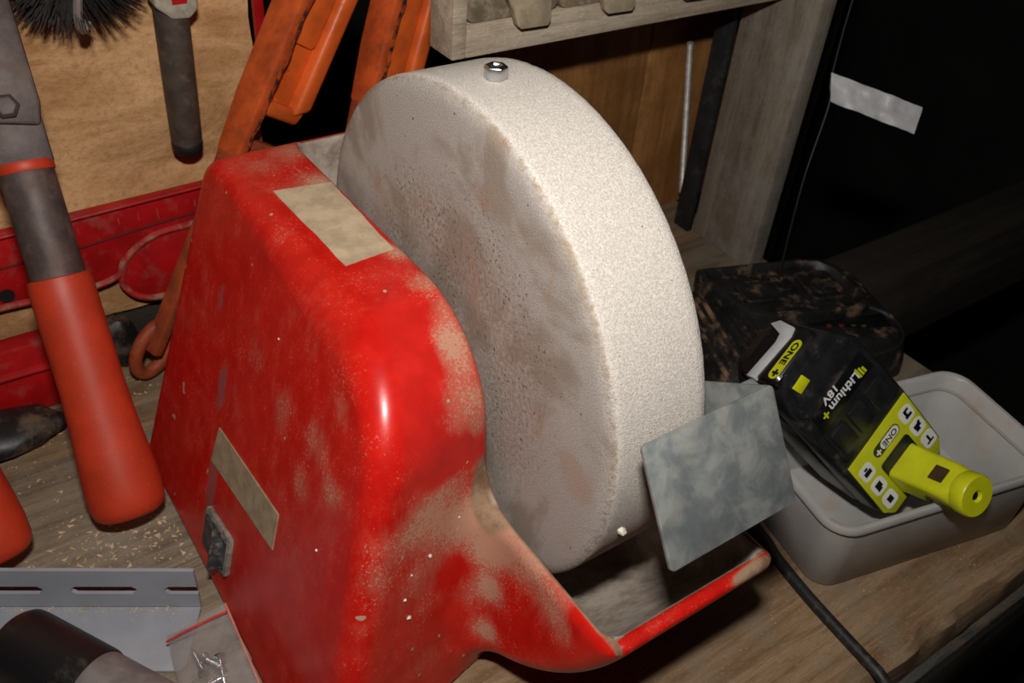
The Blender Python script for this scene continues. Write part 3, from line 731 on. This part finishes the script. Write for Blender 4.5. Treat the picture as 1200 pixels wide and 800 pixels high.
add('fork_plate', prism([(-12, 255), (14, 255), (14, 310), (-12, 310)], oB, sx_, dB, pn2, -8, 6), DKSTEEL, bc, bevel=2)

# red pressed guide (ruler bar with ribbed lobes) against the board
def plate(name, pts, y, th, mat, parent, bevel=1.): return add(name, prism(pts, (0, y, 0), (1, 0, 0), (0, 0, 1), (0, 1, 0), 0, th), mat, parent, bevel=bevel)
gd = root('red_guide', (-110, 292, -140), 'red painted ruler bar with ribbed lobes lying along the backing board', 'guide')
lobe = [(-87 + 0, -103), (-74, -91), (-58, -85), (-20, -84), (10, -84), (10, -128), (-36, -134), (-56, -137), (-72, -136), (-83, -130), (-89, -118)]
plate('bar', [(-330, -62), (10, -55), (10, -100), (-80, -100), (-95, -112), (-117, -114), (-170, -111), (-330, -108)], 294, 6, REDP, gd)
plate('lobe_plate', lobe, 293, 5, REDP, gd)
def rib(pts, r, mat): return add('rib', tube(smooth_path([(x, 292, z) for x, z in pts], 6), r, 8), mat, gd)
rib([(10, -84), (-31, -84), (-58, -85), (-74, -91), (-86, -101), (-92, -111), (-117, -115), (-170, -112), (-330, -109)], 2.4, REDDUST)
rib([(-86, -104), (-90, -118), (-83, -131), (-71, -137), (-56, -138), (-36, -135), (10, -128)], 2.4, REDDUST)
rib([(-330, -63), (-157, -60), (-19, -56), (10, -55)], 1.6, REDP)
add('groove', tube([(-330, 293, -84), (-120, 293, -83), (-60, 293, -78), (10, 293, -74)], .7, 6), plain('grimy_groove', (.10, .006, .006), .8, bump=0), gd)
for k in range(14):
    x = -190 + k*13.3
    add('graduation', box((x, 293.2, -72 - (3 if k % 5 == 0 else 0)), (x + .6, 294.4, -67)), TICK, gd)
add('bolt_hole', lathe([(0, 5), (1.2, 5)], (-163, 293.9, -105), (0, -1, 0), 16), TIPB, gd)
rg = root('red_bracket', (-190, 262, -175), 'red steel bracket standing on the bench at the left below the ruler bar', 'bracket')
plate('bracket_plate', [(-330, -120), (-143, -118), (-130, -155), (-127, -168), (-136, -175), (-330, -175)], 252, 16, REDP, rg, 3)
add('bracket_rib', tube(smooth_path([(-330, 252, -140), (-180, 252, -139), (-150, 252, -141), (-140, 252, -152)]), 3, 8), REDP, rg)
tag(add('red_rule', box((29, 296, 36), (36, 301, 300)), REDP, bevel=.8), 'narrow red upright strip at the right edge of the backing board', 'strip')

# dark clutter behind the grip
bm_v = lump((0, 0, 0), 1, 5)
def blob(c, s, seed):
    bm = bmesh.new(); bmesh.ops.create_icosphere(bm, subdivisions=3, radius=1)
    v = [Vector(c) + Vector((q.co.x*s[0], q.co.y*s[1], q.co.z*s[2]))*(1 + .22*nz(q.co*1.6 + Vector((seed, 0, 0)), 1.)) for q in bm.verts]
    f = [tuple(x.index for x in q.verts) for q in bm.faces]; bm.free(); return v, f
tag(add('dark_lump', blob((-106, 274, -152), (15, 12, 23), 2), BLACKP), 'dark lumpy object behind the orange-red grip, beside the wrench eye', 'clutter')
tag(add('dark_lump', blob((-198, 228, -164), (42, 20, 12), 8), BLACKP), 'dark flat lump on the bench below the red bracket', 'clutter')

# pipe wrenches: deep I-section orange handles
def wrench(bottom, top, label, wid, thk, L, z0=190):
    b, t = Vector(bottom), Vector(top); a = (t - b).normalized()
    cp = Vector((CAM[0]*1000, CAM[1]*1000, CAM[2]*1000 - BZ))
    tc = (cp - (b + t)/2); tc = (tc - a*tc.dot(a)).normalized(); s = a.cross(tc).normalized()
    if s.x < 0: s = -s
    nf = (tc*.70 - s*.714).normalized()       # normal of the narrow edge
    nb = (tc*.714 + s*.70).normalized()       # normal of the broad side
    wv = -nf                                   # across the broad side, away from the edge
    r = root('pipe_wrench', tuple(b), label, 'wrench', 'orange pipe wrenches leaning behind the grinder')
    o = b + a*16
    add('edge_flange', loft([[o + wv*q + a*h + nb*e for q, e in ((0, 0), (8, 0), (8, -t_), (0, -t_))] for h, t_ in ((150, thk*.8), (190, thk*.95), (L, thk*1.05))]), ORANGE_D, r, bevel=1.6)
    add('shank', loft([[o + wv*q + a*h + nb*e for q, e in ((.4, -.4), (8, -.4), (8, -t_), (.4, -t_))] for h, t_ in ((0, thk*.5), (100, thk*.62), (152, thk*.78))]), GRIMY_FALLOFF, r, bevel=1.6)  # lower flange split off so its colour carries the painted flash falloff
    add('dark_edge_strip', prism([(8, z0), (10.2, z0), (10.2, L), (8, L)], o, wv, a, nb, -thk*.40, -thk*.30), TIPB, r)  # thin black strip along the web beside the edge flange
    add('chipped_edge', loft([[o + wv*(q*(1 + .35*nz((h, 1, 3), .11))) + a*h + nb*e for q, e in ((5.6, .15), (8.2, .15), (8.2, -1.5), (5.6, -1.5))] for h in range(160, L, 5)]), CHIPD, r)
    add('web', prism([(8, z0), (wid - 9, z0), (wid - 9, L), (8, L)], o, wv, a, nb, -thk*.62, -thk*.38), ORANGE, r, bevel=.8)
    add('outer_flange', prism([(wid - 14, z0 - 2), (wid, z0 + 6), (wid, L), (wid - 14, L)], o, wv, a, nb, -thk, -1), ORANGE, r, bevel=4, seg=3)
    add('web_end', prism([(6, z0 - 7), (wid - 6, z0 - 7), (wid - 2, z0 + 4), (6, z0 + 4)], o, wv, a, nb, -thk*.9, -thk*.15), ORANGE, r, bevel=3, seg=3)
    add('raised_panel', prism(rrect(12, wid - 16, z0 + 45, L, 5, 4), o, wv, a, nb, -thk*.40, -thk*.24), ORANGE, r, bevel=1)
    add('raised_lettering', text('IN', 9, o + wv*(wid*.40) + a*(z0 + 24) + nb*(-thk*.37), a, -wv, nb, .8), ORANGE, r)
    add('lower_web', prism([(8, 12), (wid - 20, 30), (wid - 8, z0 - 26), (8, z0 - 26)], o, wv, a, nb, -thk*.7, -thk*.3), GRIMY_FALLOFF, r, bevel=1)
    ring = [b + a*16 + (a*math.cos(q)*20 + wv*(math.sin(q)*13 + 10)) - nb*thk*.5 for q in [2*math.pi*k/28 for k in range(29)]]
    add('eye', tube(ring, 4.8, 10), GRIMY_FALLOFF, r)
    return r
wrench((-100, 231, -157), (49, 262, 75), 'orange cast pipe wrench leaning left behind the grinder, its eye on the bench', 50, 26, 325)
wrench((30, 236, -157), (117, 262, 66), 'orange cast pipe wrench standing directly behind the stone wheel', 48, 26, 310, 110)

# hanging sleeve tool and wire brush on the board
ht = root('hanging_tool', (-31, 284, -26), 'dark grey rod-shaped tool with a pale collar hanging on the brown board', 'tool')
add('sleeve', lathe([(8, 9.4), (10, 10.0), (40, 10.4), (118, 10.8)], (-31, 286, -26), (.03, 0, 1), 20), FILEM, ht)
add('tip', lathe([(0, 5), (.6, 7.5), (3, 9.6), (8.2, 10.3), (9.5, 9.6)], (-31, 286, -26), (.03, 0, 1), 20), TIPB, ht)
add('collar', prism([(-13, 103), (-4, 95), (7, 94), (13, 99), (13, 140), (-13, 140)], (-30, 278, -26), (1, 0, 0), (.03, 0, 1), (0, 1, 0), -4, 14), CUFF, ht, bevel=2)
add('collar_mark', prism([(-4, 104), (5, 104), (6, 120), (-5, 120)], (-29, 273.4, -26), (1, 0, 0), (.03, 0, 1), (0, 1, 0), 0, 1), REDP, ht)
wb = root('wire_brush', (-82, 285, 62), 'black bristled wire brush hanging at the top of the brown board', 'brush')
L = []
for k in range(900):
    th = random.uniform(-math.pi, 0); ph = random.uniform(-.2, .95)
    d = Vector((math.cos(th)*math.cos(ph), -math.sin(ph)*.9 - .1, math.sin(th)*math.cos(ph)*.8))
    r0, r1 = random.uniform(6, 14), random.uniform(28, 46)
    c0 = Vector((-83, 286, 104)); bend = Vector((random.uniform(-4, 4), random.uniform(-3, 3), random.uniform(-5, 1)))
    q0, q1, q2 = c0 + d*r0, c0 + d*(r0 + r1)/2 + bend*.3, c0 + d*r1 + bend
    L.append(tube([q0, q1, q2], [.55, .45, .25], 3))
add('bristles', join(*L), BRIST, wb, fix=False)['kind'] = 'stuff'
add('hub', lathe([(0, 14), (20, 16), (26, 12)], (-83, 300, 104), (0, -1, 0), 24), BLKSTEEL, wb)
add('wire_hook', tube(smooth_path([(-83, 262, 108), (-85, 258, 96), (-87, 260, 82), (-85, 264, 74), (-81, 266, 78)]), 2.6, 8), WIRE, wb)

# ------------------------------------------------------------------ bottom left
# slotted grey angle: upright leg with slots at the back, flat leg toward the camera
D1 = nv((93, -57, 0)); D2 = nv((-57, -93, 0)); R0 = Vector((-131, 42, -175))      # right end of the fold
rail = root('slotted_angle', tuple(R0 - D1*60), 'grey plastic slotted angle strip lying on the bench at lower left', 'angle strip')
LN = 330.0
add('flat_leg', prism([(0, 0), (-LN, 0), (-LN, 40), (-4, 40), (0, 36)], R0, D1, D2, (0, 0, 1), .2, 2.4), RAILP, rail, bevel=.4)
slots = [(-8 - 0, -(-14)), ]
zl, zm, zh = 2.4, 14.0, 20.5
sl_ = []
x = 2.0
cuts = [(-12, 6)] + [(-12 - 41*k - 27, -12 - 41*k - 14 + 13 - 13) for k in range(1, 8)]
cuts = [(-15.0, 3.0)] + [(-35 - 50*k - 30, -35. - 50*k) for k in range(7)]
pieces = [prism([(0, zl), (-LN, zl), (-LN, zm), (0, zm)], R0, D1, (0, 0, 1), -D2, 0, 2.2), prism([(0, zh), (-LN, zh), (-LN, 34), (0, 34)], R0, D1, (0, 0, 1), -D2, 0, 2.2)]
prev = -15.0
for a, b in cuts[1:]:
    if a < -LN: break
    pieces.append(prism([(prev, zm), (b, zm), (b + 2.4, (zm*.7 + zh*.3)), (b + 2.4, (zm*.3 + zh*.7)), (b, zh), (prev, zh), (prev - 2.4, (zm*.3 + zh*.7)), (prev - 2.4, (zm*.7 + zh*.3))] , R0, D1, (0, 0, 1), -D2, 0, 2.2))
    prev = a
pieces.append(prism([(prev, zm), (-LN, zm), (-LN, zh), (prev, zh)], R0, D1, (0, 0, 1), -D2, 0, 2.2))
add('upright_leg', join(*pieces), RAILP, rail)

# black tube with a smoky body lying on the angle
ta = nv((.50, -.865, 0)); to = Vector((-221, 54, -152))
tb = root('black_tube', (-205, 45, -172), 'black capped smoky tube lying on the grey slotted angle', 'tube')
add('cap', lathe([(0, 14), (.8, 18), (3.5, 20), (8, 20.4), (52, 20.4), (54, 20)], to, ta, 40), TUBEB, tb)
add('tube_body', lathe([(53, 19), (54.5, 19.4), (150, 19.4), (152, 18)], to, ta, 40), TUBEG, tb)

# clear zip bag with screws leaning on the grinder
bag = root('zip_bag', (-140, 0, -172), 'clear plastic zip bag of screws lying against the grinder at lower left', 'bag')
c4 = [Vector(q) for q in ((-122, 19, -150), (-153, 29, -166), (-163, -42, -166), (-126, -56, -150))]
V, F = [], []; nu, nvv = 18, 22
for s in (1, -1):
    for i in range(nu + 1):
        for j in range(nvv + 1):
            a, b = i/nu, j/nvv
            q = (c4[0]*(1 - a) + c4[1]*a)*(1 - b) + (c4[3]*(1 - a) + c4[2]*a)*b
            puff = 4.2*(math.sin(math.pi*a)*math.sin(math.pi*b))**.6 if 0 < a < 1 and 0 < b < 1 else 0
            wr = 1.5*nz((q.x, q.y, 5*s), .09)
            V.append(q + Vector((-.35, -.1, .9))*(s*puff + wr + 2))
n1 = (nu + 1)*(nvv + 1); idx = lambda i, j, s: s*n1 + i*(nvv + 1) + j
for s in (0, 1):
    for i in range(nu):
        for j in range(nvv): F.append((idx(i, j, s), idx(i + 1, j, s), idx(i + 1, j + 1, s), idx(i, j + 1, s)))
add('film', (V, F), BAG, bag, fix=True)
dz = (c4[1] - c4[0]); yy = (c4[3] - c4[0]).normalized()
zs = c4[0] + yy*7
add('zip_strip', tube([zs + dz*t + Vector((-.35, -.1, .9))*(5.6 + 1.0*math.sin(t*3.14)) for t in (0.0, .25, .5, .75, 1.)], .7, 6), plain('red_zip', (.60, .05, .04), .4, bump=0), bag)
add('edge_seam', tube([c4[0] + (c4[3] - c4[0])*t + Vector((-.35, -.1, .9))*2.4 for t in (0, .2, .4, .6, .8, 1)], .7, 6), plain('pale_red_seam', (.55, .22, .17), .4, bump=0), bag)
def screw(o, d, L, ls):
    o = Vector(o); d = nv(d)
    pf = [(0, 3.2), (.8, 3.4), (2.2, 1.7)]
    s = 2.4
    while s < L - 4: pf += [(s, 1.2), (s + .6, 1.8)]; s += 1.2
    pf += [(L - 3, 1.2), (L, .2)]
    tag(add('screw', lathe(pf, o, d, 8), ZINC, ang=60), ls, 'screw', 'screws in the clear zip bag')
for k in range(7):
    a, b = random.uniform(.3, .7), .35 + k*.07
    q = (c4[0]*(1 - a) + c4[1]*a)*(1 - b) + (c4[3]*(1 - a) + c4[2]*a)*b + Vector((-.35, -.1, .9))*2
    dd = yy*random.uniform(-1, 1) + dz.normalized()*random.uniform(-1, 1)
    screw(q - dd.normalized()*8, dd, 18, 'small zinc screw lying inside the clear zip bag')

# sawdust and shavings: uncountable
L = []
def flake(c, s):
    d = nv((random.uniform(-1, 1), random.uniform(-1, 1), random.uniform(-.2, .5)))
    x, y, z = frame(d)
    c = Vector(c)
    return [c + d*s, c - d*s*.8 + x*s*.5, c - d*s*.5 - x*s*.5, c + y*s*.28], [(0, 1, 2), (0, 3, 1), (1, 3, 2), (2, 3, 0)]
for k in range(620):
    x = random.uniform(-235, -85); y = random.uniform(60, 290)
    if random.random() < .4: x, y = -190 + random.gauss(40, 30), random.gauss(110, 18)
    if (x - -131)*.52 + (y - 42)*.85 < 3 or (x > -122 and y < 182): continue
    L.append(flake((x, y, -174.4), random.choice((.6, .8, 1.0, 1.3, 1.7, 2.6))))
for k in range(150):       # in the fold of the angle
    t = random.uniform(10, 110); w = abs(random.gauss(0, 3.)) + .5
    q = R0 - D1*t + D2*w; L.append(flake((q.x, q.y, -172.2), random.choice((.5, .7, .9, 1.2))))
for k in range(30):
    t = random.uniform(5, 110); w = random.uniform(3, 36)
    q = R0 - D1*t + D2*w; L.append(flake((q.x, q.y, -172.3), random.choice((.4, .6))))
for k in range(120):
    L.append(flake((random.uniform(100, 300), random.uniform(-185, -135), -174.5), random.choice((.3, .4, .6, .8))))
o = add('wood_shavings', join(*L), SHAV, fix=False)
tag(o, 'pale wood shavings and sawdust scattered on the bench', 'shavings'); o['kind'] = 'stuff'
# loose crumbs stuck on the housing
L = []
for x, y, z, r in ((-66, -70, -78, 1.0), (-88, -38, -64, .9), (-60, -70, -66, .8), (-48, -66, -64, 1.1), (-75, 40, 0, .7), (-66, -66, -92, 1.4), (-28, -62, -55, .7)):
    Q = np.array([[x, y, z]], float)
    for _ in range(6):
        d = housing_sdf(*Q.T); gr = np.stack([(housing_sdf(*(Q + o_*.5).T) - d)/.5 for o_ in np.eye(3)], 1)
        Q -= gr*d[:, None]
    L.append(lump(tuple(Q[0]), r, x)) 
add('crumbs', join(*L), CHIPM, grinder)['kind'] = 'stuff'
